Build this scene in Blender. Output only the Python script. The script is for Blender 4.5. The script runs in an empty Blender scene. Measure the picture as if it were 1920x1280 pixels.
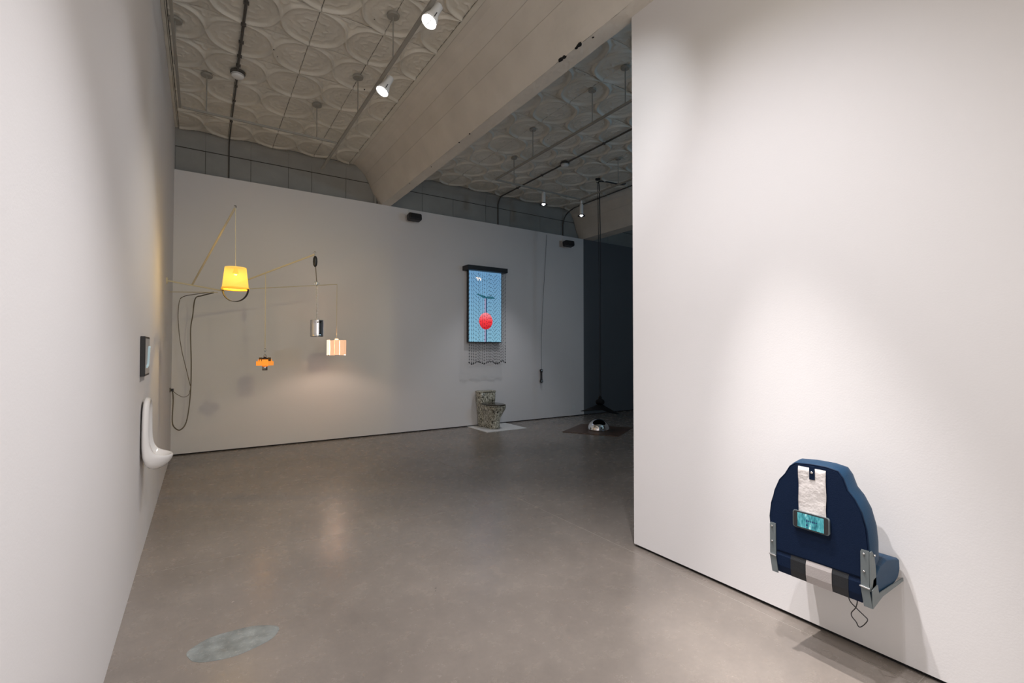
import bpy, bmesh, math, random
from mathutils import Vector, Matrix
random.seed(7)
C = bpy.context.scene.collection
sc = bpy.context.scene
PI = math.pi

# ---------------------------------------------------------------- camera, light, exposure
cam = bpy.data.cameras.new('camera'); camo = bpy.data.objects.new('camera', cam); C.objects.link(camo)
cam.sensor_width = 36; cam.lens = 886 / 1920 * 36; cam.clip_start = 0.05
pitch = math.atan(17 / 886); yaw = math.atan(582 / 886)
camo.location = (0, 0, 1.5); camo.rotation_euler = (PI / 2 + pitch, 0, -yaw)
sc.camera = camo
sc.view_settings.view_transform = 'Standard'; sc.view_settings.look = 'None'
sc.view_settings.gamma = 1; sc.view_settings.use_curve_mapping = False
sc.view_settings.exposure = 0.16
w = bpy.data.worlds.new('world'); sc.world = w; w.use_nodes = True
w.node_tree.nodes['Background'].inputs[0].default_value = (.6, .75, 1, 1)
w.node_tree.nodes['Background'].inputs[1].default_value = .02

def spot(name, loc, target, power, size=70, blend=.8, col=(1, .965, .93), rad=.04):
    l = bpy.data.lights.new(name, 'SPOT'); l.energy = power; l.spot_size = math.radians(size); l.spot_blend = blend
    l.color = col; l.shadow_soft_size = rad
    o = bpy.data.objects.new(name, l); C.objects.link(o); o.location = loc
    o.rotation_euler = (Vector(target) - Vector(loc)).to_track_quat('-Z', 'Y').to_euler(); return o
def point(name, loc, power, col, rad=.04):
    l = bpy.data.lights.new(name, 'POINT'); l.energy = power; l.color = col; l.shadow_soft_size = rad
    o = bpy.data.objects.new(name, l); C.objects.link(o); o.location = loc; return o
def area(name, loc, target, sx, sy, power, col):
    l = bpy.data.lights.new(name, 'AREA'); l.shape = 'RECTANGLE'; l.size = sx; l.size_y = sy; l.energy = power; l.color = col
    o = bpy.data.objects.new(name, l); C.objects.link(o); o.location = loc
    o.rotation_euler = (Vector(target) - Vector(loc)).to_track_quat('-Z', 'Y').to_euler(); return o
# track heads (two of them stand in view and have their own housings further down), plus unseen fill spots
spot('seat_spot_light', (1.80, 1.9, 4.25), (2.52, 1.12, .2), 620, 28, 1, (1, .955, .935))
spot('wall_spot_light', (1.47, 3.49, 4.08), (-.35, 3.17, .6), 45, 90, .9, (.95, .95, 1))
spot('wall_spot_light', (1.47, 4.67, 4.06), (-.35, 4.60, .6), 80, 80, .9, (1, .93, .85))
spot('front_fill_spot', (1.30, 0.9, 4.15), (.7, 1.9, 0), 400, 80, .8, (.97, .96, 1))  # unseen spot added to brighten the near floor
spot('right_fill_spot', (.1, 1.5, 4.2), (2.79, 1.75, 1.3), 340, 70, 1, (.98, .96, .99))  # unseen spot added to lift the right wall
spot('spill_spot_light', (1.52, 1.0, 4.05), (5.4, 8.3, .6), 150, 50, 1, (.93, .96, 1), .03)
spot('wash_fill_spot', (2.74, -.3, 4.0), (1.3, 8.3, 1.6), 250, 36, 1, (1, .87, .46), .10)  # unseen warm spot added to tint the back wall up to the partition line
point('shade_bulb_light', (.284, 5.6, 2.255), 15, (1, .62, .13), .015)
point('peg_lamp_light', (1.72, 7.5, 1.50), 9, (1, .78, .62), .02)
point('glass_lamp_light', (.65, 6.50, 1.25), .8, (1, .5, .15), .01)
spot('dome_spot_light', (5.0, 6.6, 3.95), (4.85, 7.9, .2), 75, 66, .9, (.95, .95, 1), .02)
spot('dome_spot_light', (5.85, 6.55, 3.9), (6.2, 6.55, 0), 12, 50, .6, (.9, .95, 1), .02)
# soft fill behind the camera, added for brightness with an invented window
area('rear_fill_area', (1.2, -3.25, 2.1), (1.2, 6, 2.5), 2.7, 3.6, 112, (1, .95, .89))
area('far_room_fill', (6.9, .2, 3.1), (4.6, 6.0, 4.75), .4, .4, 34, (.46, .74, 1))  # cool fill added out of view behind the partition

# ---------------------------------------------------------------- materials
def mat(name, col, rough=.6, metal=0, emit=None, es=1, noise=0, nscale=5, bump=0, bscale=40, spec=.5, trans=0, coat=0, col2=None):
    m = bpy.data.materials.new(name); m.use_nodes = True; nt = m.node_tree; N = nt.nodes; Lk = nt.links
    b = N['Principled BSDF']
    b.inputs['Base Color'].default_value = (*col, 1); b.inputs['Roughness'].default_value = rough
    b.inputs['Metallic'].default_value = metal; b.inputs['Specular IOR Level'].default_value = spec
    b.inputs['Transmission Weight'].default_value = trans; b.inputs['Coat Weight'].default_value = coat
    if emit: b.inputs['Emission Color'].default_value = (*emit, 1); b.inputs['Emission Strength'].default_value = es
    tc = N.new('ShaderNodeTexCoord')
    if noise or col2:
        n = N.new('ShaderNodeTexNoise'); n.inputs['Scale'].default_value = nscale; n.inputs['Detail'].default_value = 6
        g = N.new('ShaderNodeNewGeometry'); Lk.new(g.outputs['Position'], n.inputs['Vector'])
        r = N.new('ShaderNodeValToRGB'); r.color_ramp.elements[0].position = .3; r.color_ramp.elements[1].position = .7
        c2 = col2 or tuple(min(1, c * (1 + noise)) for c in col)
        c1 = col if col2 else tuple(c * (1 - noise) for c in col)
        r.color_ramp.elements[0].color = (*c1, 1); r.color_ramp.elements[1].color = (*c2, 1)
        Lk.new(n.outputs['Fac'], r.inputs[0]); Lk.new(r.outputs[0], b.inputs['Base Color'])
    if bump:
        n2 = N.new('ShaderNodeTexNoise'); n2.inputs['Scale'].default_value = bscale; n2.inputs['Detail'].default_value = 4
        g = N.new('ShaderNodeNewGeometry'); Lk.new(g.outputs['Position'], n2.inputs['Vector'])
        bp = N.new('ShaderNodeBump'); bp.inputs['Strength'].default_value = bump; bp.inputs['Distance'].default_value = .01
        Lk.new(n2.outputs['Fac'], bp.inputs['Height']); Lk.new(bp.outputs[0], b.inputs['Normal'])
    return m
M = {}
M['wall'] = mat('white_wall_paint', (.735, .715, .713), .75, noise=.015, nscale=.7, bump=.05, bscale=120)
M['darkwall'] = mat('charcoal_wall', (.12, .13, .145), .8, noise=.03, nscale=.8)  # darker grey tone for the back wall past the far beam
M['gap'] = mat('black_recess', (.008, .008, .009), .9)
M['beam'] = mat('beam_plaster', (.64, .60, .54), .8, noise=.06, nscale=2.5, bump=.35, bscale=14)
M['frieze'] = mat('frieze_paint', (.31, .31, .295), .8, noise=.08, nscale=3, bump=.2, bscale=20)
M['backing'] = mat('ceiling_backing', (.05, .045, .04), .9)
M['dark'] = mat('black_metal', (.012, .012, .014), .5)
M['matteblack'] = mat('matte_black', (.006, .006, .007), .7, spec=.2)
M['thread'] = mat('grey_thread', (.16, .17, .19), .35, .5)
M['blackp'] = mat('black_plastic', (.02, .02, .022), .45)
M['pipe'] = mat('dark_conduit', (.075, .068, .06), .6)
M['track'] = mat('painted_track', (.30, .285, .25), .55)
M['fix'] = mat('white_fixture', (.75, .75, .74), .4)
M['lens'] = mat('lit_lens', (1, 1, 1), .3, emit=(1, .97, .93), es=30)
M['lensdim'] = mat('dim_lens', (1, 1, 1), .3, emit=(.95, .97, 1), es=6)
M['chrome'] = mat('chrome', (.92, .92, .93), .04, 1)
M['steel'] = mat('steel', (.6, .6, .6), .25, 1)
M['strap_metal'] = mat('galvanised_metal', (.13, .15, .155), .5, .15, noise=.08, nscale=9)
M['porcelain'] = mat('porcelain', (.82, .80, .79), .12, coat=.4)
M['vinyl'] = mat('navy_vinyl', (.0025, .0095, .030), .62, spec=.16, bump=.2, bscale=260)
M['vinyl_side'] = mat('blue_vinyl', (.004, .034, .080), .52, spec=.28, bump=.25, bscale=260)
M['charcoal'] = mat('charcoal_vinyl', (.010, .012, .015), .45, bump=.2, bscale=260)
M['greyvinyl'] = mat('pale_grey_vinyl', (.34, .31, .30), .5, bump=.15, bscale=200)
M['cloth'] = mat('white_cloth', (.60, .56, .54), .85, bump=.5, bscale=45)
M['cordw'] = mat('cream_cord', (.62, .55, .36), .6)
M['rod'] = mat('cream_rod', (.62, .56, .40), .5)
M['cordb'] = mat('brown_cable', (.17, .14, .10), .6)
M['mat_white'] = mat('white_mat', (.80, .80, .79), .5)
M['mat_brown'] = mat('brown_mat', (.10, .058, .042), .4, noise=.2, nscale=5)
M['lid'] = mat('dark_lid', (.035, .028, .016), .25, coat=.3)
M['filler'] = mat('joint_filler', (.36, .33, .29), .7)

def shade_mat(name, col, ecol, es, ttex=None):
    m = mat(name, col, .7, emit=ecol, es=es); return m
M['shade'] = shade_mat('glowing_yellow_shade', (.06, .035, .01), (1, .53, .05), 1.05)
M['shade_in'] = shade_mat('inner_yellow_shade', (.06, .05, .02), (1, .60, .09), .95)
for k_ in ('shade', 'shade_in'):      # thin fabric lets part of the bulb's light through
    nt = M[k_].node_tree; tr_ = nt.nodes.new('ShaderNodeBsdfTransparent'); mx_ = nt.nodes.new('ShaderNodeMixShader'); mx_.inputs[0].default_value = .62
    nt.links.new(nt.nodes['Principled BSDF'].outputs[0], mx_.inputs[1]); nt.links.new(tr_.outputs[0], mx_.inputs[2]); nt.links.new(mx_.outputs[0], nt.nodes['Material Output'].inputs[0])
M['rim'] = mat('orange_rim', (.8, .45, .05), .6, emit=(.9, .42, .03), es=.55)
M['peg'] = shade_mat('lit_wooden_slat', (.8, .6, .45), (1, .53, .30), .62)
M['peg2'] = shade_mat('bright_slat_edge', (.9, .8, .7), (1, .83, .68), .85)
M['amber'] = mat('amber_glass', (.85, .35, .05), .2, emit=(.95, .28, .03), es=.62)
M['amber_dark'] = mat('brown_glass', (.16, .09, .03), .15, coat=.4)
M['bulbw'] = mat('warm_bulb', (.3, .2, .05), .3, emit=(1, .60, .10), es=.6)
M['bulb'] = mat('bulb_glow', (1, 1, 1), .3, emit=(1, .75, .45), es=3)

# tin tile paint: cream with small black chips along the seams
def tin(name, c1, c2, chips=True):
    m = mat(name, c1, .62, bump=.45, bscale=28, col2=c2, nscale=3.2)
    nt = m.node_tree; N = nt.nodes; Lk = nt.links; b = N['Principled BSDF']
    src = b.inputs['Base Color'].links[0].from_socket
    g = N.new('ShaderNodeNewGeometry'); v = N.new('ShaderNodeTexVoronoi'); v.inputs['Scale'].default_value = 3.1
    Lk.new(g.outputs['Position'], v.inputs['Vector'])
    n = N.new('ShaderNodeTexNoise'); n.inputs['Scale'].default_value = 30; Lk.new(g.outputs['Position'], n.inputs['Vector'])
    a = N.new('ShaderNodeMath'); a.operation = 'MULTIPLY_ADD'; a.inputs[1].default_value = .05; Lk.new(n.outputs['Fac'], a.inputs[0]); Lk.new(v.outputs['Distance'], a.inputs[2])
    lt = N.new('ShaderNodeMath'); lt.operation = 'LESS_THAN'; lt.inputs[1].default_value = .052; Lk.new(a.outputs[0], lt.inputs[0])
    mx = N.new('ShaderNodeMix'); mx.data_type = 'RGBA'; Lk.new(lt.outputs[0], mx.inputs['Factor']); Lk.new(src, mx.inputs['A'])
    mx.inputs['B'].default_value = (.03, .025, .02, 1); Lk.new(mx.outputs['Result'], b.inputs['Base Color'])
    return m
M['tin'] = tin('pressed_tin_paint', (.60, .57, .50), (.72, .69, .62))

# concrete floor
def concrete(name, base, patch=False):
    m = bpy.data.materials.new(name); m.use_nodes = True; nt = m.node_tree; N = nt.nodes; Lk = nt.links; b = N['Principled BSDF']
    g = N.new('ShaderNodeNewGeometry')
    def noise(s, d=6, r=.55):
        n = N.new('ShaderNodeTexNoise'); n.inputs['Scale'].default_value = s; n.inputs['Detail'].default_value = d; n.inputs['Roughness'].default_value = r
        Lk.new(g.outputs['Position'], n.inputs['Vector']); return n
    def ramp(src, p0, c0, p1, c1):
        r = N.new('ShaderNodeValToRGB'); r.color_ramp.elements[0].position = p0; r.color_ramp.elements[1].position = p1
        r.color_ramp.elements[0].color = (*c0, 1); r.color_ramp.elements[1].color = (*c1, 1); Lk.new(src, r.inputs[0]); return r
    n1 = noise(1.1 if not patch else 11); k = 1.2 if not patch else 1.5
    r1 = ramp(n1.outputs['Fac'], .3, tuple(c * (.86 if not patch else .72) for c in base), .72, tuple(c * k for c in base))
    n2 = noise(9 if not patch else 40, 8, .7)
    r2 = ramp(n2.outputs['Fac'], .35, (.93, .93, .935), .7, (1.05, 1.045, 1.04))
    mx = N.new('ShaderNodeMixRGB'); mx.blend_type = 'MULTIPLY'; mx.inputs[0].default_value = 1
    Lk.new(r1.outputs[0], mx.inputs[1]); Lk.new(r2.outputs[0], mx.inputs[2])
    # pale specks, little scrapes and a few dark pits
    def spots(scale, sq, rot, lo, hi, nz, off):
        v = N.new('ShaderNodeTexVoronoi'); v.inputs['Scale'].default_value = scale
        mp = N.new('ShaderNodeMapping'); mp.inputs['Scale'].default_value = sq; mp.inputs['Rotation'].default_value = (0, 0, rot); mp.inputs['Location'].default_value = (off, off, 0)
        Lk.new(g.outputs['Position'], mp.inputs['Vector']); Lk.new(mp.outputs[0], v.inputs['Vector'])
        ns = noise(nz, 3)
        ad = N.new('ShaderNodeMath'); ad.operation = 'MULTIPLY_ADD'; ad.inputs[1].default_value = .12; Lk.new(ns.outputs['Fac'], ad.inputs[0]); Lk.new(v.outputs['Distance'], ad.inputs[2])
        return ramp(ad.outputs[0], lo, (1, 1, 1), hi, (0, 0, 0))
    def over(prev, fac, col):
        m2 = N.new('ShaderNodeMixRGB'); Lk.new(prev, m2.inputs[1]); m2.inputs[2].default_value = (*col, 1); Lk.new(fac.outputs[0], m2.inputs[0]); return m2.outputs[0]
    c = mx.outputs[0]
    c = over(c, spots(1.3, (1, 1.8, 1), .6, .060, .115, 13, 0), tuple(q * 1.12 for q in base))
    c = over(c, spots(2.6, (1, 1, 1), 0, .064, .071, 45, 3.3), tuple(q * 2.0 for q in base))
    c = over(c, spots(1.0, (1, 1, 1), 0, .062, .067, 40, 7.1), tuple(q * .35 for q in base))
    Lk.new(c, b.inputs['Base Color'])
    rr = ramp(n2.outputs['Fac'], .3, (.20,) * 3, .75, (.32,) * 3); Lk.new(rr.outputs[0], b.inputs['Roughness'])
    bp = N.new('ShaderNodeBump'); bp.inputs['Strength'].default_value = .06; bp.inputs['Distance'].default_value = .01
    nb = noise(60, 4); Lk.new(nb.outputs['Fac'], bp.inputs['Height']); Lk.new(bp.outputs[0], b.inputs['Normal'])
    return m
M['floor'] = concrete('polished_concrete', (.232, .201, .176))
M['patch'] = concrete('grey_mortar', (.205, .222, .216), True)

def speckle():
    m = bpy.data.materials.new('speckled_glaze'); m.use_nodes = True; nt = m.node_tree; N = nt.nodes; Lk = nt.links; b = N['Principled BSDF']
    g = N.new('ShaderNodeNewGeometry')
    n = N.new('ShaderNodeTexNoise'); n.inputs['Scale'].default_value = 24; n.inputs['Detail'].default_value = 9; n.inputs['Roughness'].default_value = .75; n.inputs['Distortion'].default_value = 1.2
    mp = N.new('ShaderNodeMapping'); mp.inputs['Scale'].default_value = (1.5, 1.5, .8); Lk.new(g.outputs['Position'], mp.inputs['Vector']); Lk.new(mp.outputs[0], n.inputs['Vector'])
    r = N.new('ShaderNodeValToRGB'); e = r.color_ramp.elements
    e[0].position = .40; e[0].color = (.02, .018, .015, 1); e[1].position = .60; e[1].color = (.80, .78, .68, 1)
    for p, c in [(.455, (.05, .045, .035)), (.475, (.42, .40, .31)), (.51, (.28, .25, .18)), (.54, (.62, .60, .50))]:
        x = e.new(p); x.color = (*c, 1)
    Lk.new(n.outputs['Fac'], r.inputs[0]); Lk.new(r.outputs[0], b.inputs['Base Color']); b.inputs['Roughness'].default_value = .25; return m
M['speckle'] = speckle()

# ---------------------------------------------------------------- geometry helpers
def obj(name, bm, m, parent=None, smooth=False, sub=0, bevel=0):
    me = bpy.data.meshes.new(name)
    bmesh.ops.recalc_face_normals(bm, faces=bm.faces)
    bm.to_mesh(me); bm.free()
    ms = m if isinstance(m, (list, tuple)) else [m]
    for x in ms: me.materials.append(M[x] if isinstance(x, str) else x)
    o = bpy.data.objects.new(name, me); C.objects.link(o)
    if smooth:
        for p in me.polygons: p.use_smooth = True
    if bevel:
        b = o.modifiers.new('bevel', 'BEVEL'); b.width = bevel; b.segments = 3; b.limit_method = 'ANGLE'
    if sub:
        s = o.modifiers.new('sub', 'SUBSURF'); s.levels = sub; s.render_levels = sub
    if parent: o.parent = parent
    return o
def thing(name, label, cat, loc=(0, 0, 0), group=None):
    o = bpy.data.objects.new(name, None); C.objects.link(o); o.location = loc; o['label'] = label; o['category'] = cat
    if group: o['group'] = group
    return o
def tag(o, label, cat, group=None):
    o['label'] = label; o['category'] = cat
    if group: o['group'] = group
    return o
def struct(name, bm, m, parent=None, label=None, **k):
    o = obj(name, bm, m, parent, **k)
    if parent is None: o['kind'] = 'structure'
    if label: o['label'] = label
    return o
def box(bm, a, b, mi=0):
    x0, y0, z0 = a; x1, y1, z1 = b
    v = [bm.verts.new(p) for p in [(x0, y0, z0), (x1, y0, z0), (x1, y1, z0), (x0, y1, z0), (x0, y0, z1), (x1, y0, z1), (x1, y1, z1), (x0, y1, z1)]]
    for f in [(3, 2, 1, 0), (4, 5, 6, 7), (0, 1, 5, 4), (1, 2, 6, 5), (2, 3, 7, 6), (3, 0, 4, 7)]:
        bm.faces.new([v[i] for i in f]).material_index = mi
    return v
def nb(): return bmesh.new()
def bxo(a, b): bm = nb(); box(bm, a, b); return bm
def loft(bm, rings, cap0=True, cap1=True, closed=True, mi=0):
    R = [[bm.verts.new(p) for p in r] for r in rings]; n = len(R[0])
    for i in range(len(R) - 1):
        for j in range(n if closed else n - 1):
            bm.faces.new((R[i][j], R[i][(j + 1) % n], R[i + 1][(j + 1) % n], R[i + 1][j])).material_index = mi
    if cap0: bm.faces.new(R[0][::-1]).material_index = mi
    if cap1: bm.faces.new(R[-1]).material_index = mi
    return R
def lathe(bm, prof, n=24, center=(0, 0, 0), axis='Z', cap=True, mi=0):
    rings = []
    for r, z in prof:
        ring = []
        for k in range(n):
            a = 2 * PI * k / n; c, s = r * math.cos(a), r * math.sin(a)
            p = (c, s, z) if axis == 'Z' else ((z, c, s) if axis == 'X' else (c, z, s))
            ring.append(tuple(p[i] + center[i] for i in range(3)))
        rings.append(ring)
    return loft(bm, rings, cap, cap, mi=mi)
def tube(bm, pts, r, n=8, cap=True, mi=0):
    pts = [Vector(p) for p in pts]; rings = []; up = Vector((0, 0, 1))
    for i, p in enumerate(pts):
        d = (pts[min(i + 1, len(pts) - 1)] - pts[max(i - 1, 0)]).normalized()
        u = up if abs(d.dot(up)) < .97 else Vector((1, 0, 0))
        a = d.cross(u).normalized(); b = d.cross(a).normalized()
        rr = r[i] if isinstance(r, (list, tuple)) else r
        rings.append([p + a * rr * math.cos(2 * PI * k / n) + b * rr * math.sin(2 * PI * k / n) for k in range(n)])
    loft(bm, rings, cap, cap, mi=mi)
def smooth_path(pts, k=6):
    P = [Vector(p) for p in pts]; out = []
    for i in range(len(P) - 1):
        p0 = P[max(i - 1, 0)]; p1 = P[i]; p2 = P[i + 1]; p3 = P[min(i + 2, len(P) - 1)]
        for s in range(k):
            t = s / k
            out.append(.5 * ((2 * p1) + (p2 - p0) * t + (2 * p0 - 5 * p1 + 4 * p2 - p3) * t * t + (3 * p1 - p0 - 3 * p2 + p3) * t ** 3))
    out.append(P[-1]); return out
def prism_x(bm, poly, x0, x1, mi=0):   # poly of (y,z)
    loft(bm, [[(x0, y, z) for y, z in poly], [(x1, y, z) for y, z in poly]], mi=mi)
def prism_y(bm, poly, y0, y1, mi=0):   # poly of (x,z)
    loft(bm, [[(x, y0, z) for x, z in poly], [(x, y1, z) for x, z in poly]], mi=mi)
def copy_tree(o, parent=None):
    c = o.copy(); C.objects.link(c)
    if parent: c.parent = parent
    for ch in [x for x in bpy.data.objects if x.parent == o]: copy_tree(ch, c)
    return c

XL, XR, YB, ZT, ZC = -.355, 2.79, 8.307, 4.11, 4.75
YN = -3.0      # wall behind the camera
YP = 2.54      # free end of the partition

# ---------------------------------------------------------------- the setting
fl = struct('floor', bxo((-.6, YN - .2, -.2), (11.2, 9.2, -.0008)), 'filler')
for (x0, x1) in ((-.6, 2.70), (2.705, 11.2)):
    for (y0, y1) in ((YN - .2, .8), (.803, 4.03), (4.035, 9.2)):
        obj('concrete_slab', bxo((x0, y0, -.05), (x1, y1, 0)), 'floor', fl)
bm = nb(); ring = []
for k in range(40):
    a = 2 * PI * k / 40; j = 1 + .03 * math.sin(3 * a + 1) + .015 * math.sin(7 * a)
    ring.append((.155 + .205 * j * math.cos(a), 2.84 + .125 * j * math.sin(a)))
loft(bm, [[(x, y, -.01) for x, y in ring], [(x, y, .0012) for x, y in ring], [(.155 + (x - .155) * .96, 2.84 + (y - 2.84) * .96, .0022) for x, y in ring]])
obj('mortar_patch', bm, 'patch', fl)['label'] = 'round grey smeared mortar patch in the floor near the left wall'

# left wall (straight down to the floor), right partition, back wall with shadow gap
struct('wall_left', bxo((XL - .2, YN, 0), (XL, YB + .4, ZC)), 'wall')
bm = bxo((XR, YN, .022), (XR + .14, YP, ZC))
wr = struct('wall_right', bm, 'wall')
obj('shadow_gap', bxo((XR + .02, YN, 0), (XR + .12, YP - .02, .022)), 'gap', wr)
wb = struct('wall_back', bxo((XL, YB, .018), (7.46, YB + .16, ZT)), 'wall')
struct('wall_back_far', bxo((7.46, YB, .018), (11, YB + .16, ZT)), 'darkwall')  # back wall continues in the same plane, darker grey
obj('shadow_gap', bxo((XL, YB + .015, 0), (11, YB + .15, .018)), 'gap', wb)
bm = nb()
for a, b in (((XL - .2, 0), (-.15, ZC)), ((2.55, 0), (11.2, ZC)), ((-.15, 0), (2.55, .3)), ((-.15, 3.9), (2.55, ZC))): box(bm, (a[0], YN - .2, a[1]), (b[0], YN, b[1]))
struct('wall_rear', bm, 'wall')
bm = nb()
for x in (-.15, .72, 1.62, 2.49): box(bm, (x, YN - .13, .3), (x + .06, YN - .07, 3.9))
for z in (.3, 3.0, 3.84): box(bm, (-.15, YN - .13, z), (2.55, YN - .07, z + .06))
struct('window_added', bm, 'fix')  # invented window out of view, added to carry the rear fill
struct('wall_far', bxo((11, YN, 0), (11.2, YB + .4, ZC)), 'wall')

# frieze above the back wall: cove and plank-like panels with open seams
fz = struct('wall_frieze', bxo((XL, YB + .155, 4.0), (11, YB + .4, 4.72)), 'backing')
YF = YB + .145
x = XL
seams = [0.02, .33, .62, 1.16, 1.52, 2.08, 2.62, 3.5, 4.15, 4.9, 5.5, 6.3, 6.9, 7.6, 8.4, 9.3, 10.2, 11]
for xs in seams:
    dy = random.uniform(-.003, .003)
    obj('frieze_panel', bxo((x + .003, YF + dy, 4.08), (xs - .003, YB + .158, 4.495)), 'frieze', fz)
    # cove piece above
    prof = [(YF + .004, 4.51)]
    for k in range(7):
        a = PI / 2 * k / 6; prof.append((YF - .10 * (1 - math.cos(a)), 4.61 + .13 * math.sin(a)))
    prof += [(YF - .10, 4.752), (YF + .012, 4.752), (YF + .012, 4.51)]
    bm = nb(); loft(bm, [[(x + .001, p[0] + dy, p[1]) for p in prof], [(xs - .001, p[0] + dy, p[1]) for p in prof]])
    obj('cove_panel', bm, 'frieze', fz)
    x = xs

# ceiling: dark backing with pressed tin tiles hung under it
ce = struct('ceiling', bxo((XL - .2, YN - .2, ZC + .004), (11.2, YB + .4, ZC + .1)), 'backing')
TX, TY = .6133, .606
def tile_mesh(w, h, n=62):
    bm = nb(); V = []
    for i in range(n + 1):
        row = []
        for j in range(n + 1):
            u, v = i / n, j / n; hgt = 0
            for dev, s in (((u - v) - .2 * math.sin(PI * (u + v)), u + v), ((1 - u - v) - .2 * math.sin(PI * (u - v)), u - v)):
                slope = math.sqrt((1 - .2 * PI * math.cos(PI * s)) ** 2 + (1 + .2 * PI * math.cos(PI * s)) ** 2)
                d = abs(dev) / slope * .61
                hgt = max(hgt, .030 * math.exp(-(d / .0145) ** 2))
            best = 0
            for cx, cy in ((0, .5), (1, .5)):          # round cells: ring and petals
                r = math.hypot(u - cx, v - cy) * .61; a = math.atan2(v - cy, u - cx)
                best += .008 * math.exp(-((r - .12 - .018 * math.cos(8 * a)) / .014) ** 2) + .006 * math.exp(-((r - .21 - .01 * math.cos(12 * a)) / .012) ** 2)
                best += .006 * math.exp(-(r / .05) ** 2)
            for cx, cy in ((.5, 0), (.5, 1)):          # pointed cells: leaf scrolls
                r = math.hypot(u - cx, v - cy) * .61; a = math.atan2(v - cy, u - cx)
                best += .009 * math.exp(-((r - .08 - .03 * math.cos(4 * a)) / .014) ** 2)
            row.append(bm.verts.new((u * w, v * h, -hgt - best)))
        V.append(row)
    for i in range(n):
        for j in range(n): bm.faces.new((V[i][j], V[i][j + 1], V[i + 1][j + 1], V[i + 1][j]))
    E = [V[i][0] for i in range(n + 1)] + [V[n][j] for j in range(1, n + 1)] + [V[i][n] for i in range(n - 1, -1, -1)] + [V[0][j] for j in range(n - 1, 0, -1)]
    U = [bm.verts.new((p.co.x, p.co.y, .003)) for p in E]
    for k in range(len(E)): bm.faces.new((E[k], E[(k + 1) % len(E)], U[(k + 1) % len(U)], U[k]))
    bmesh.ops.recalc_face_normals(bm, faces=bm.faces)
    me = bpy.data.meshes.new('ceiling_tile'); bm.to_mesh(me); bm.free(); me.materials.append(M['tin'])
    for p in me.polygons: p.use_smooth = True
    return me
tm = tile_mesh(TX - .005, TY - .005)
tm_left = tile_mesh(.04, TY - .004, 10)
def tiles(x0, ncol, clip, xs_last=1):
    for c in range(ncol):
        for r in range(10):
            y = YB + .033 - (r + 1) * TY
            if clip(x0 + c * TX, y + TY): continue
            o = bpy.data.objects.new('ceiling_tile', tm); C.objects.link(o); o.parent = ce
            o.location = (x0 + c * TX + .0017 + random.uniform(-.001, .001), y + .0017 + random.uniform(-.001, .001), ZC - random.uniform(0, .003))
            o.rotation_euler = (random.uniform(-.002, .002), random.uniform(-.002, .002), random.uniform(-.0012, .0012))
            if c == ncol - 1: o.scale.x = xs_last
tiles(-.308, 4, lambda x, y: False, .935)
tiles(2.763, 8, lambda x, y: False, .93)
# plain ceiling beyond what can be seen
obj('plain_ceiling', bxo((XL, YN, ZC - .01), (2.165, YB + .033 - 10 * TY, ZC + .004)), 'tin', ce)
obj('plain_ceiling', bxo((2.83, YN, ZC - .01), (7.2, YB + .033 - 10 * TY, ZC + .004)), 'tin', ce)
obj('plain_ceiling', bxo((7.7, YN, ZC - .01), (11, YB + .033, ZC + .004)), 'tin', ce)
def trim(n, a, b): return struct(n, bxo(a, b), 'tin', bevel=.004)
trim('trim_1', (2.107, -2, ZC - .012), (2.163, YB + .03, ZC + .004))
trim('trim_2', (XL, -2, ZC - .02), (XL + .03, YB + .03, ZC + .004))
trim('trim_3', (XL + .033, -2, ZC - .008), (XL + .043, YB + .03, ZC + .004))

# beams, with a coved side towards each tin ceiling; seams between the cladding strips
def beam(name, pts, y0, y1, bottom, seam_at):
    """pts: profile (x,z) from ceiling edge down the left side; bottom: right x"""
    o = struct(name, bxo((pts[-1][0] + .03, y0, ZT + .01), (bottom - .012, y1, ZC + .02)), 'beam')
    # sides as cladding strips
    segs = []; cur = [pts[0]]
    for p in pts[1:]:
        cur.append(p)
        if p in seam_at or p == pts[-1]: segs.append(cur); cur = [p]
    for s in segs:
        t = .02; ys = [y0, 4.9 + .3 * len(s), y1] if y0 < 4.5 else [y0, y1]
        for a, b in zip(ys[:-1], ys[1:]):
            prof = list(s) ; n = []
            back = [(x + .02, z + .02) for x, z in s][::-1]
            k = .0009
            d = Vector((s[-1][0] - s[0][0], s[-1][1] - s[0][1])).normalized() * k
            prof[0] = (s[0][0] + d.x, s[0][1] + d.y); prof[-1] = (s[-1][0] - d.x, s[-1][1] - d.y)
            bm = nb(); loft(bm, [[(x, a + .0005, z) for x, z in prof + back], [(x, b - .0005, z) for x, z in prof + back]])
            obj('beam_cladding', bm, 'beam', o)
    return o
prof1 = [(2.168, 4.748), (2.24, 4.735), (2.32, 4.70), (2.40, 4.625), (2.455, 4.53), (2.50, 4.43), (2.56, 4.30), (2.625, 4.18), (2.67, ZT)]
b1 = beam('trim_beam', prof1, YN, YB + .13, 2.83, [(2.40, 4.625), (2.50, 4.43)])
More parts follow.
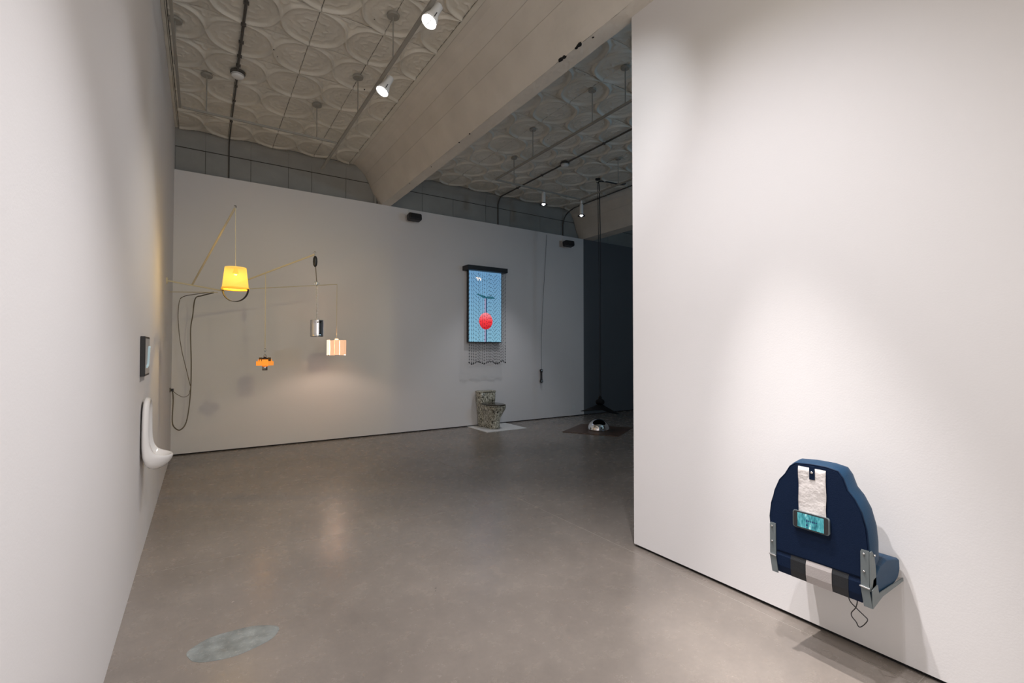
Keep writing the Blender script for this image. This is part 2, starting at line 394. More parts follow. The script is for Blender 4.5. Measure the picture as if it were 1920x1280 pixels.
# bottom face, rough chipped plaster, as a subdivided strip with small lumps
def soffit(x0, x1, y0, y1, parent, z):
    bm = nb(); ny = int((y1 - y0) / .035); V = []
    for i in range(ny + 1):
        row = []
        for j in range(7):
            e = j in (0, 6)
            row.append(bm.verts.new((x0 + (x1 - x0) * j / 6 + (random.uniform(-.003, .003) if e else 0), y0 + (y1 - y0) * i / ny, z + (random.uniform(-.002, .002) if not e else 0))))
        V.append(row)
    for i in range(ny):
        for j in range(6): bm.faces.new((V[i][j], V[i][j + 1], V[i + 1][j + 1], V[i + 1][j]))
    top0 = [bm.verts.new((v.co.x, v.co.y, z + .06)) for v in [r[6] for r in V]]
    for i in range(ny): bm.faces.new((V[i][6], top0[i], top0[i + 1], V[i + 1][6]))
    return obj('beam_soffit', bm, 'beam', parent, smooth=False)
soffit(2.67, 2.83, YN, YB + .01, b1, ZT)
for (y, x, r) in ((3.02, 2.672, .016), (3.06, 2.676, .012), (3.22, 2.673, .014), (3.27, 2.672, .018), (2.88, 2.70, .007), (5.28, 2.675, .008), (5.0, 2.673, .007), (6.2, 2.70, .006), (7.0, 2.69, .006)):
    bm = nb(); ring = [(x + r * (.7 + .5 * random.random()) * math.cos(a), y + 1.9 * r * (.6 + .6 * random.random()) * math.sin(a)) for a in [2 * PI * k / 9 for k in range(9)]]
    loft(bm, [[(p[0], p[1], ZT - .004) for p in ring], [(p[0], p[1], ZT + .01) for p in ring]])
    obj('plaster_chip', bm, 'gap', b1)
bm = nb(); box(bm, (2.79, YP, ZT + .03), (2.83, YB + .1, ZC)); obj('beam_side', bm, 'beam', b1)
prof2 = [(7.05, 4.748), (7.12, 4.73), (7.20, 4.68), (7.25, 4.60), (7.29, 4.50), (7.36, 4.30), (7.45, ZT)]
b2 = beam('trim_beam', prof2, YN, YB + .13, 7.76, [(7.29, 4.50)])
soffit(7.45, 7.76, YN, YB + .01, b2, ZT)
obj('beam_side', bxo((7.72, YN, ZT + .03), (7.76, YB + .1, ZC)), 'beam', b2)

# ---------------------------------------------------------------- ceiling services
def canopy(parent, x, y, z1=4.315, r=.06):
    bm = nb(); lathe(bm, [(r * .96, ZC - .034), (r, ZC - .028), (r, ZC - .012), (r * .5, ZC - .004)], 24, (x, y, 0)); obj('ceiling_canopy', bm, 'track', parent, smooth=False)
    bm = nb(); tube(bm, [(x, y, ZC - .02), (x, y, z1)], .0065); obj('drop_rod', bm, 'track', parent)
def rail(parent, a, b, r=.017):
    bm = nb(); d = Vector(b) - Vector(a)
    if abs(d.x) > abs(d.y): box(bm, (min(a[0], b[0]), a[1] - r, a[2] - .012), (max(a[0], b[0]), a[1] + r, a[2] + .012))
    else: box(bm, (a[0] - r, min(a[1], b[1]), a[2] - .012), (a[0] + r, max(a[1], b[1]), a[2] + .012))
    return obj('rail', bm, 'track', parent, bevel=.003)
ZK = 4.285
tr = thing('lighting_track', 'painted lighting track under the near tin ceiling carrying the two lit spots', 'light track', (1.512, 3, ZK))
def absolute(root):   # children are built in world coordinates
    for ch in [x for x in bpy.data.objects if x.parent == root]: ch.matrix_parent_inverse = Matrix.Translation(root.location).inverted()
rail(tr, (1.512, YN + .2, ZK), (1.512, 7.62, ZK)); rail(tr, (-.215, 6.55, ZK), (1.49, 6.55, ZK), .012); rail(tr, (-.235, YN + .2, ZK), (-.235, 6.56, ZK), .012)
for x, y in ((1.512, 4.39), (1.512, 5.62), (1.236, 6.56), (.018, 6.55), (-.25, 5.62), (1.512, 3.2), (1.512, 2.0)): canopy(tr, x, y, ZK + .01)
absolute(tr)
tr2 = thing('lighting_track', 'painted lighting track under the darker ceiling beyond the beam', 'light track', (4.0, 5, ZK))
rail(tr2, (4.0, 1, 4.3), (4.0, 6.57, 4.3), .014); rail(tr2, (4.0, 6.58, 4.3), (5.85, 6.6, 4.3), .012); rail(tr2, (5.85, 3, 4.3), (5.85, 6.62, 4.3), .013)
for x, y in ((4.02, 4.305), (4.015, 5.557), (4.35, 6.56), (5.83, 5.62), (4.01, 3.75)): canopy(tr2, x, y, 4.31, .05)
absolute(tr2)

def conduit(name, label, pts, r, m, saddles=()):
    t = thing(name, label, 'conduit', pts[0])
    bm = nb(); tube(bm, smooth_path(pts, 5), r, 8); obj('pipe', bm, m, t)
    for (x, y, z) in saddles:
        obj('pipe_saddle', bxo((x - r * 1.8, y - .01, z - r * 1.15), (x + r * 1.8, y + .01, z + r)), m, t)
    absolute(t); return t
zc = ZC - .035
conduit('electrical_conduit', 'dark brown conduit running along the near tin ceiling through the smoke detector', [(.312, -1, zc), (.312, 2, zc), (.312, 5, zc), (.312, 6.2, zc)], .013, 'pipe', [(.312, y, zc) for y in (4.95, 5.3, 5.62, 5.9, 6.1)])
conduit('electrical_conduit', 'thinner dark conduit from the smoke detector down over the back frieze', [(.318, 6.36, zc), (.318, 7.6, zc), (.322, 8.2, zc), (.322, YF - .13, zc - .01), (.322, YF - .03, 4.62), (.322, YF - .015, 4.5), (.322, YF - .015, 4.3), (.322, YF - .015, 4.08)], .009, 'pipe', [(.318, y, zc) for y in (6.6, 7.0, 7.65)])
conduit('electrical_conduit', 'dark conduit crossing the far tin ceiling past the round detector', [(5.19, 1.5, zc), (5.19, 4, zc), (5.19, 6.2, zc), (5.19, 8.15, zc), (5.19, YF - .12, zc - .01), (5.19, YF - .03, 4.6), (5.19, YF - .015, 4.5), (5.19, YF - .015, 4.09)], .013, 'pipe', [(5.19, y, zc) for y in (4.7, 5.3, 6.9, 7.7)])
conduit('electrical_conduit', 'grey conduit beside the far beam bending down the back frieze', [(6.98, 3, zc), (6.98, 6, zc), (6.98, 7.8, zc), (6.97, 8.12, zc - .02), (6.96, YF - .10, 4.60), (6.95, YF - .02, 4.42), (6.95, YF - .015, 4.3), (6.95, YF - .015, 4.02)], .013, 'pipe', [(6.98, 7.3, zc)])
def detector(x, y, label):
    t = thing('smoke_detector', label, 'smoke detector', (x, y, ZC))
    bm = nb(); lathe(bm, [(.07, -.045), (.078, -.04), (.078, -.02), (.06, -.005)], 28); obj('junction_box', bm, 'pipe', t)
    bm = nb(); lathe(bm, [(.03, -.092), (.052, -.086), (.066, -.07), (.068, -.05), (.062, -.046)], 28); obj('detector_body', bm, 'fix', t, smooth=True)
    bm = nb(); lathe(bm, [(.067, -.066), (.0685, -.066), (.0685, -.063), (.067, -.063)], 28, cap=False); obj('vent_ring', bm, 'pipe', t)
detector(.318, 6.28, 'white round smoke detector on the brown conduit of the near ceiling')
detector(5.19, 6.245, 'round smoke detector on the dark ceiling beyond the beam')
tube_bm = nb(); tube(tube_bm, [(2.585, YF - .03, 4.36), (2.585, YF - .03, 4.09)], .022, 12); tag(obj('riser_pipe', tube_bm, 'frieze'), 'short white vertical pipe in the frieze corner beside the near beam', 'pipe')

# ---------------------------------------------------------------- track spots
def spot_head(name, label, loc, target, big=True, group=None):
    t = thing(name, label, 'spotlight', (0, 0, 0), group)
    P = Vector(loc); D = (Vector(target) - P).normalized()
    q = D.to_track_quat('Z', 'Y').to_matrix()
    def put(o): o.matrix_basis = Matrix.Translation(P) @ q.to_4x4(); return o
    s = 1 if big else .8
    if big:
        bm = nb(); lathe(bm, [(.030, -.20), (.036, -.195), (.038, -.10), (.058, -.04), (.066, .0), (.062, .0), (.055, -.012)], 28, cap=True); put(obj('lamp_can', bm, 'fix', t, smooth=True))
        bm = nb(); lathe(bm, [(.057, -.010), (.057, .0), (.03, .005)], 28); put(obj('lens', bm, 'lens', t, smooth=True))
    else:
        bm = nb(); lathe(bm, [(.028, -.22), (.033, -.215), (.033, -.07), (.037, -.03), (.037, -.028)], 24); put(obj('lamp_can', bm, 'fix', t, smooth=True))
        bm = nb(); lathe(bm, [(.037, -.035), (.070, -.004), (.072, -.002), (.036, -.028)], 24, cap=False); put(obj('shade_rim', bm, 'dark', t, smooth=True))
        bm = nb(); lathe(bm, [(.026, -.028), (.030, -.008), (.012, .008)], 20); put(obj('bulb', bm, 'lensdim', t, smooth=True))
    bm = nb(); top = P - D * .14; zt = (ZK if big else 4.3) - .012
    tube(bm, [top, (top.x, top.y, (top.z + zt) / 2 + .01), (top.x, top.y, zt)], .007)
    lathe(bm, [(.018, zt - .055), (.02, zt - .05), (.02, zt)], 12, (top.x, top.y, 0)); obj('stem', bm, 'fix', t)
    bm = nb(); put_pts = [Vector((.072 * math.cos(a), .0, -.06 + .075 * math.sin(a))) for a in [PI * k / 8 for k in range(9)]]
    if big: tube(bm, [P + q @ p for p in put_pts], .004, 6); obj('yoke', bm, 'blackp', t)
    return t
spot_head('track_spotlight', 'lit white track spotlight nearest to us, beside the near beam', (1.50, 3.50, 4.14), (-.35, 3.17, .6))
spot_head('track_spotlight', 'lit white track spotlight further back, second along the near track', (1.50, 4.68, 4.12), (-.35, 4.45, .6))
spot_head('track_spotlight', 'dim spotlight with a black rim on the far track, left one of two', (5.0, 6.6, 4.06), (5.02, 6.62, 0), False)
spot_head('track_spotlight', 'dim spotlight with a black rim at the far track corner, right one of two', (5.88, 6.6, 4.0), (5.88, 6.62, 0), False)

# ---------------------------------------------------------------- mobile of rods
mo = thing('rod_mobile', 'cream rods branching from the left wall that carry the hanging lamps', 'mobile')
J = Vector((.184, 7.0, 2.261))
def rod(a, b, r): bm = nb(); tube(bm, [a, b], r, 8); return obj('rod', bm, 'rod', mo)
rod((XL, 6.86, 2.323), (J + (J - Vector((XL, 6.86, 2.323))).normalized() * .06), .009)
rod((-.106, 6.94, 2.296), (.274, 5.6, 2.969), .011)
rod(J, (1.118, 6.0, 2.648), .010)
rod(J, (1.723, 7.5, 2.512), .006)
rod((XL, 7.35, 2.24), J + Vector((-.02, 0, -.03)), .005)
bm = nb(); lathe(bm, [(.0, 0), (.04, 0), (.04, .012), (.015, .02), (.0, .02)], 16, (XL, 6.86, 2.323), 'X'); obj('wall_bracket', bm, 'rod', mo)
bm = nb(); tube(bm, [(.274, 5.6, 2.972), (.274, 5.59, 2.985)], .012, 10); obj('rod_cap', bm, 'steel', mo)

# yellow pail shade
P = Vector((.284, 5.6, 0))
sh = thing('pendant_lamp', 'yellow glowing tapered pail lamp with a dark bail handle hanging below', 'lamp', (.284, 5.6, 2.12))
def at(root, o): o.matrix_parent_inverse = Matrix.Translation(root.location).inverted(); return o
bm = nb(); lathe(bm, [(.098, 2.352), (.1215, 2.135)], 40, P, cap=False); at(sh, obj('lamp_shade', bm, 'shade', sh, smooth=True)); 
bm = nb(); lathe(bm, [(.095, 2.349), (.1185, 2.133)], 40, P, cap=False); lathe(bm, [(.096, 2.35), (.001, 2.351)], 40, P, cap=False); at(sh, obj('shade_lining', bm, 'shade_in', sh, smooth=True))
bm = nb(); lathe(bm, [(.117, 2.142), (.125, 2.142), (.127, 2.132), (.125, 2.122), (.117, 2.122), (.117, 2.142)], 40, P, cap=False); at(sh, obj('rim', bm, 'rim', sh, smooth=True))
bm = nb(); pts = []
for k in range(21):
    a = -PI * k / 20; pts.append((math.cos(a) * .128, math.sin(a) * .125))
th = math.radians(-33)
rings = []
for (x, z) in pts:
    L = math.hypot(x, z); nx, nz = x / L, z / L
    rings.append([(P.x + (x + nx * d) * math.cos(th) - s * math.sin(th), P.y + (x + nx * d) * math.sin(th) + s * math.cos(th), 2.13 + z + nz * d) for d, s in ((0, -.012), (.006, -.012), (.006, .012), (0, .012))])
loft(bm, rings); at(sh, obj('bail_handle', bm, 'blackp', sh))
bm = nb(); tube(bm, [(.276, 5.6, 2.965), (.283, 5.6, 2.35)], .0035, 6); at(sh, obj('cord', bm, 'cordw', sh))
bm = nb(); lathe(bm, [(.012, 2.346), (.018, 2.34), (.018, 2.32), (.026, 2.305), (.028, 2.29), (.015, 2.275)], 16, P); at(sh, obj('light_bulb', bm, 'bulbw', sh, smooth=True))

# tin can
Q = Vector((1.15, 6.0, 0))
cn = thing('tin_can_pendant', 'shiny ribbed tin can hanging from the raised rod on a chain', 'lamp', (1.15, 6.0, 1.67))
bm = nb(); prof = [(.074, 1.668), (.0775, 1.67), (.0775, 1.676), (.075, 1.68)]
for k in range(22):
    z = 1.70 + k * .006; prof.append((.0755 + (.0012 if k % 2 else -.0008), z))
prof += [(.075, 1.85), (.0775, 1.856), (.0775, 1.862), (.074, 1.864), (.072, 1.855), (.072, 1.67)]
lathe(bm, prof, 40, Q, cap=False); at(cn, obj('can_body', bm, 'chrome', cn, smooth=True))
bm = nb(); lathe(bm, [(.0735, 1.858), (.01, 1.859), (.01, 1.852), (.0735, 1.851)], 32, Q); at(cn, obj('can_top', bm, 'dark', cn))
bm = nb()
z = 1.86; k = 0; lx = 1.148
while z < 2.28:
    a = PI / 2 * (k % 2); ring = [(1.148 - .003 * (z - 1.86) / .42 + .006 * math.cos(t) * math.cos(a), 6.0 + .006 * math.cos(t) * math.sin(a), z + .012 + .012 * math.sin(t)) for t in [2 * PI * i / 8 for i in range(9)]]
    tube(bm, ring, .0024, 5, cap=False); z += .018; k += 1
at(cn, obj('chain', bm, 'steel', cn)); 
bm = nb()
for s in (-1, 1): tube(bm, smooth_path([(1.143, 6, 2.30), (1.143 + s * .02, 6, 2.325), (1.143 + s * .028, 6, 2.30), (1.143, 6, 2.28)], 4), .0035, 6)
lathe(bm, [(.004, 2.27), (.012, 2.285), (.012, 2.32), (.006, 2.34)], 12, (1.143, 6, 0)); at(cn, obj('shackle', bm, 'steel', cn, smooth=True))
bm = nb(); tube(bm, [(1.143, 6, 2.335), (1.135, 6, 2.44), (1.127, 6, 2.53)], .005, 8); at(cn, obj('rod_link', bm, 'cordb', cn))
bm = nb(); lathe(bm, [(.008, 2.50), (.022, 2.52), (.026, 2.56), (.024, 2.60), (.014, 2.625), (.006, 2.63)], 16, (1.125, 6, 0)); at(cn, obj('lamp_plug', bm, 'blackp', cn, smooth=True))
bm = nb(); tube(bm, smooth_path([(1.123, 6, 2.62), (1.118, 6, 2.655), (1.110, 6, 2.67), (1.122, 6, 2.685), (1.132, 6, 2.665)], 4), .004, 6); at(cn, obj('hook', bm, 'steel', cn))

# orange layered lamp
O = Vector((.637, 6.35, 0))
ol = thing('pendant_lamp', 'small orange glowing layered lamp with a short clear tube below', 'lamp', (.637, 6.35, 1.3))
def slabs(bm, z0, z1, r, n, ph, t=.006):
    for k in range(n):
        a = ph + 2 * PI * k / n; c, s = math.cos(a), math.sin(a)
        hw = r * math.tan(PI / n)
        loft(bm, [[(O.x + (r + d) * c - e * s, O.y + (r + d) * s + e * c, z) for d, e in ((0, -hw), (t, -hw), (t, hw), (0, hw))] for z in (z0, z1)])
bm = nb(); slabs(bm, 1.345, 1.405, .062, 6, .2); at(ol, obj('upper_shade', bm, 'amber', ol))
bm = nb(); slabs(bm, 1.330, 1.383, .067, 4, -.58 + PI / 2); at(ol, obj('lower_shade', bm, 'amber', ol))
for k in range(4):
    bm = nb()
    a = -.58 + PI / 4 + PI / 2 * k + .5; c, s = math.cos(a), math.sin(a)
    loft(bm, [[(O.x + r * c - e * s, O.y + r * s + e * c, z) for r, e in ((.066, -.02), (.071, -.02), (.071, .02), (.066, .02))] for z in (1.385, 1.428)])
    at(ol, obj('brown_panel', bm, 'amber_dark', ol))
bm = nb(); lathe(bm, [(.035, 1.405), (.037, 1.42), (.015, 1.43)], 20, O); at(ol, obj('cap', bm, 'blackp', ol))
bm = nb(); lathe(bm, [(.028, 1.272), (.031, 1.272), (.031, 1.345), (.028, 1.345), (.028, 1.272)], 24, O, cap=False); at(ol, obj('lamp_tube', bm, 'steel', ol, smooth=True))
bm = nb(); lathe(bm, [(.01, 1.275), (.022, 1.282), (.026, 1.31), (.026, 1.345), (.012, 1.36)], 20, O); at(ol, obj('light_bulb', bm, 'bulb', ol, smooth=True))
bm = nb(); lathe(bm, [(.012, 1.43), (.017, 1.445), (.012, 1.46), (.006, 1.465), (.006, 1.50), (.013, 1.512), (.011, 1.528), (.005, 1.54)], 16, O); at(ol, obj('turned_stem', bm, 'steel', ol, smooth=True))
bm = nb(); tube(bm, [(.637, 6.35, 1.535), (.634, 6.35, 2.462)], .0038, 6); at(ol, obj('cord', bm, 'cordw', ol))

ol.location += Vector((.013, .15, -.013))

# pink slatted lamp
S = Vector((1.722, 7.5, 0))
pk = thing('pendant_lamp', 'pale pink wooden slat drum lamp hanging closest to the back wall', 'lamp', (1.722, 7.5, 1.43))
nS = 12
for k in range(nS):
    a = 2 * PI * k / nS + .35; c, s = math.cos(a), math.sin(a); r = .128 + (.008 if k % 3 == 0 else 0); hw = .034
    dz = random.uniform(-.008, .008)
    bm = nb(); loft(bm, [[(S.x + (r + d) * c - e * s, S.y + (r + d) * s + e * c, z + dz) for d, e in ((0, -hw), (.008, -hw), (.008, hw), (0, hw))] for z in (1.435, 1.66)])
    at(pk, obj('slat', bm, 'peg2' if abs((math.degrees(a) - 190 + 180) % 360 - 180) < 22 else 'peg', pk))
bm = nb(); lathe(bm, [(.12, 1.645), (.127, 1.645), (.127, 1.652), (.12, 1.652), (.12, 1.645)], 32, S, cap=False); box(bm, (S.x - .122, S.y - .006, 1.645), (S.x + .122, S.y + .006, 1.652)); at(pk, obj('hoop', bm, 'rod', pk))
bm = nb(); lathe(bm, [(.022, 1.655), (.026, 1.66), (.026, 1.685), (.012, 1.695)], 16, S); at(pk, obj('lamp_socket', bm, 'fix', pk, smooth=True))
bm = nb(); lathe(bm, [(.01, 1.66), (.02, 1.63), (.032, 1.58), (.03, 1.55), (.012, 1.53)], 16, S); at(pk, obj('light_bulb', bm, 'bulb', pk, smooth=True))
bm = nb(); tube(bm, [(1.722, 7.5, 1.69), (1.723, 7.5, 2.51)], .0035, 6); at(pk, obj('cord', bm, 'cordw', pk))

# cables near the corner
def cable(label, pts, r, m='cordb', name='power_cable', cat='cable'):
    bm = nb(); tube(bm, smooth_path(pts, 8), r, 6); return tag(obj(name, bm, m), label, cat)
cable('thick brown cable dropping from the mobile and looping back up to the wall socket', [(.12, 7.1, 2.235), (.0, 7.5, 2.23), (-.082, 8.0, 2.228), (-.11, 8.1, 2.0), (-.133, 8.1, 1.776), (-.12, 8.1, 1.3), (-.126, 8.1, .881), (-.165, 8.1, .513), (-.23, 8.05, .40), (-.29, 8.0, .43), (-.325, 7.98, .53), (-.318, 7.97, .8), (-.322, 7.92, .93), (-.335, 7.9, .96)], .008)
cable('thin brown cable bowing from the mobile down to meet the thick cable', [(.12, 7.05, 2.24), (-.05, 7.6, 2.26), (-.22, 8.0, 2.25), (-.268, 8.05, 2.17), (-.277, 8.05, 1.92), (-.24, 8.08, 1.55), (-.17, 8.1, 1.2), (-.128, 8.11, 1.0)], .005)
cable('thin cable sagging from the wall socket across to the thick cable', [(-.335, 7.9, .975), (-.28, 8.0, .90), (-.21, 8.08, .85), (-.15, 8.1, .87), (-.128, 8.1, .95)], .004)
so = thing('wall_socket', 'small dark socket on the left wall by the back corner', 'socket', (XL, 7.88, .967))
bm = bxo((0, -.035, -.03), (.012, .035, .03)); obj('face_plate', bm, 'cordb', so, bevel=.003)
bm = bxo((.012, -.02, -.018), (.045, .02, .018)); obj('plug', bm, 'dark', so, bevel=.004)

# ---------------------------------------------------------------- left wall: screen and urinal
sr = thing('wall_screen', 'small black framed screen on the left wall above the urinal', 'screen', (XL, 4.305, 1.46))
bm = nb(); box(bm, (0, -.165, -.14), (.028, .165, .14)); obj('frame', bm, 'dark', sr, bevel=.004)
M['scr'] = mat('grey_screen', (.02, .02, .02), .3, emit=(.09, .08, .075), es=1)
M['scr2'] = mat('pale_screen_curve', (.02, .02, .02), .3, emit=(.28, .36, .38), es=1)
bm = nb(); box(bm, (.028, -.148, -.125), (.0295, .148, .125)); obj('display', bm, 'scr', sr)
bm = nb(); tube(bm, smooth_path([(.031, -.09, -.075), (.031, -.02, -.06), (.031, .02, .0), (.031, .05, .055), (.031, .10, .065)], 4), [.010] * 17, 6); obj('pictured_curve', bm, 'scr2', sr)

ur = thing('urinal', 'white porcelain urinal mounted on the left wall', 'urinal', (XL, 4.35, 0))
def half(pts):   # (y,z,x)
    L = [(x, y, z) for y, z, x in pts]; return L + [(x, -y, z) for y, z, x in pts[-2:0:-1]]
base = [(0, 1.163, 0), (.09, 1.155, 0), (.145, 1.10, 0), (.165, 1.0, 0), (.168, .9, 0), (.17, .81, 0), (.168, .73, 0), (.14, .655, 0), (.08, .612, 0), (0, .60, 0)]
mid = [(0, 1.165, .03), (.088, 1.158, .03), (.145, 1.10, .03), (.163, 1.0, .03), (.166, .9, .03), (.168, .81, .033), (.165, .725, .045), (.140, .675, .085), (.085, .652, .145), (0, .645, .165)]
rim = [(0, 1.158, .05), (.08, 1.15, .05), (.132, 1.09, .05), (.150, 1.0, .05), (.153, .9, .05), (.156, .81, .055), (.152, .752, .085), (.128, .738, .145), (.075, .733, .185), (0, .732, .200)]
rim2 = [(0, 1.140, .052), (.07, 1.133, .052), (.118, 1.08, .052), (.134, 1.0, .052), (.137, .9, .052), (.138, .81, .058), (.133, .762, .086), (.110, .750, .135), (.062, .746, .168), (0, .745, .180)]
in1 = [(0, 1.12, .032), (.06, 1.112, .03), (.102, 1.07, .028), (.116, 1.0, .026), (.118, .9, .026), (.118, .82, .035), (.112, .75, .07), (.085, .72, .10), (.045, .706, .12), (0, .70, .125)]
in2 = [(0, 1.05, .02), (.03, 1.045, .02), (.05, 1.02, .02), (.06, .96, .018), (.06, .88, .018), (.06, .80, .025), (.055, .73, .045), (.04, .70, .06), (.02, .69, .07), (0, .688, .075)]
bm = nb(); loft(bm, [half(r) for r in (base, mid, rim, rim2, in1, in2)], cap0=True, cap1=True)
obj('urinal_body', bm, 'porcelain', ur, smooth=True, sub=2)
bm = nb(); lathe(bm, [(.028, .698), (.03, .706), (.02, .71)], 16, (.05, 0, 0)); obj('drain_cover', bm, 'steel', ur)

# ---------------------------------------------------------------- right wall: boat seat with phone
XF = 2.45
st = thing('folding_seat', 'blue vinyl folding boat seat mounted on the right wall seen from behind', 'seat', (XR, 1.10, .38))
out = [(1.285, .488), (1.313, .56), (1.320, .65), (1.312, .72), (1.293, .79), (1.268, .851), (1.241, .885), (1.216, .93), (1.190, .950), (1.12, .957), (1.05, .957), (1.00, .948), (.980, .92), (.962, .868), (.935, .835), (.908, .782), (.890, .71), (.884, .64), (.884, .56), (.905, .492)]
cy, czz = 1.10, .70
def scaled(P, s, dz=0): return [(cy + (y - cy) * s, czz + (z - czz) * s + dz) for y, z in P]
bm = nb()
loft(bm, [[(x, y, z) for y, z in scaled(out, s, dz)] for x, s, dz in ((XF + .004, .985, 0), (XF + .012, 1.0, 0), (XF + .045, 1.02, .002), (XF + .075, 1.02, .004), (XF + .10, 1.0, .004), (XF + .112, .95, 0), (XF + .112, .8, 0))])
at(st, obj('backrest', bm, 'vinyl_side', st, smooth=True))
bm = nb(); loft(bm, [[(x, y, z) for y, z in scaled(out, s)] for x, s in ((XF + .006, .972), (XF - .002, .965), (XF - .002, .9))])
at(st, obj('back_panel', bm, 'vinyl', st))
bm = nb(); pp = scaled(out, .982); tube(bm, [(XF + .003, y, z) for y, z in pp] + [(XF + .003, *pp[0])], .0035, 6, cap=False); at(st, obj('piping', bm, 'vinyl', st, smooth=True))
# seat cushion with rolled rear edge carrying the striped cover: profile (x,z)
cp = [(2.775, .515), (2.70, .535), (2.62, .55), (2.54, .54), (2.49, .505), (2.462, .50), (2.452, .47), (2.452, .42), (2.460, .385), (2.50, .378), (2.56, .385), (2.64, .405), (2.72, .42), (2.76, .435), (2.782, .47)]
def cush(y0, y1, m, grow=0, nm='cushion'):
    bm = nb(); c = (2.62, .46)
    ss = ((y0, .94), (y0 + .012, 1.0), (y1 - .012, 1.0), (y1, .94)) if grow == 0 else ((y0, 1), (y1, 1))
    loft(bm, [[(c[0] + (x - c[0]) * s * (1 + grow), y, c[1] + (z - c[1]) * s * (1 + grow * 2)) for x, z in cp] for y, s in ss])
    return at(st, obj(nm, bm, m, st, smooth=False, bevel=.004))
cush(.878, 1.30, 'vinyl_side')
pr2 = [(2.50, .505), (2.462, .502), (2.451, .47), (2.451, .42), (2.459, .384), (2.50, .376)]
def stripe(y0, y1, m, k):
    bm = nb(); loft(bm, [[(x - k * .002, y, z) for x, z in pr2] + [(2.52, y, .38), (2.52, y, .50)] for y in (y0, y1)]); at(st, obj('cover_stripe', bm, m, st, bevel=.001))
stripe(.915, 1.285, 'vinyl', 1); stripe(.965, 1.215, 'charcoal', 2); stripe(1.032, 1.144, 'greyvinyl', 3.2)
# brackets
for (ya, yb, yo) in ((1.284, 1.313, 1.296), (.883, .915, .872)):
    bm = nb(); prism_x(bm, [(ya, .466), (ya, .624), (yb - .004, .624), (yb, .615), (yb, .466)], XF - .007, XF - .003)
    brk = at(st, obj('bracket', bm, 'strap_metal', st))
    lo = -.010 if ya > 1 else -.006
    bm = nb(); prism_x(bm, [(ya, .462), (yb, .462), (yb - .012, .381), (ya - .012, .381)], XF - .010, XF - .005); at(st, obj('lower_bracket', bm, 'strap_metal', st))
    for z in (.608, .532):
        bm = nb(); lathe(bm, [(.0055, 0), (.005, -.004), (.003, -.006)], 12, (XF - .007, (ya + yb) / 2 + .003, z), 'X'); obj('rivet', bm, 'steel', brk, smooth=True)
    bm = nb(); tube(bm, [(XF - .012, ya - .004, .463), (XF - .012, yb + .002, .466)], .0035, 8); at(st, obj('hinge_pin', bm, 'steel', st))
fy = .882
bm = nb(); loft(bm, [[(x, y, z) for x, z in ((XF - .006, .62), (XF + .012, .622), (XF + .035, .60), (XF + .05, .54), (XF + .055, .47), (XF + .045, .452), (XF - .006, .45))] for y in (fy - .004, fy)])
at(st, obj('side_flange', bm, 'strap_metal', st))
bm = nb(); loft(bm, [[(x, y, z) for x, z in ((XF - .008, .46), (XF + .045, .47), (XF + .058, .43), (XR - .002, .425), (XR - .002, .41), (XF + .10, .405), (XF - .006, .380))] for y in (fy - .012, fy - .008)])
at(st, obj('support_arm', bm, 'strap_metal', st))
bm = nb(); loft(bm, [[(x, y, z) for x, z in ((XF + .01, .46), (XF + .058, .43), (XR - .001, .425), (XR - .001, .41), (XF + .10, .405), (XF + .01, .385))] for y in (1.29, 1.294)])
at(st, obj('support_arm', bm, 'strap_metal', st))
bm = nb(); lathe(bm, [(.006, 0), (.005, -.005), (.002, -.007)], 12, (XF + .03, fy - .004, .60), 'Y'); at(st, obj('rivet', bm, 'steel', st, smooth=True))
# strap, tab and button
bm = nb(); V = []
for i in range(13):
    row = []
    z = .938 - (.938 - .66) * i / 12
    for j in range(7):
        y = 1.171 - (1.171 - 1.050) * j / 6; row.append(bm.verts.new((XF - .006 - .0015 * math.sin(i * 1.3 + j * .6) - .001 * random.random(), y + .001 * math.sin(i), z)))
    V.append(row)
for i in range(12):
    for j in range(6): bm.faces.new((V[i][j], V[i][j + 1], V[i + 1][j + 1], V[i + 1][j]))
o = at(st, obj('cloth_strap', bm, 'cloth', st, smooth=True)); s_ = o.modifiers.new('s', 'SOLIDIFY'); s_.thickness = .002
bm = nb(); box(bm, (XF - .011, 1.096, .884), (XF - .008, 1.121, .948)); tabo = at(st, obj('fastening_tab', bm, 'vinyl', st, bevel=.001))
bm = nb(); lathe(bm, [(.0065, 0), (.006, -.003), (.003, -.0045)], 14, (XF - .011, 1.109, .918), 'X'); obj('snap_button', bm, 'steel', tabo, smooth=True)

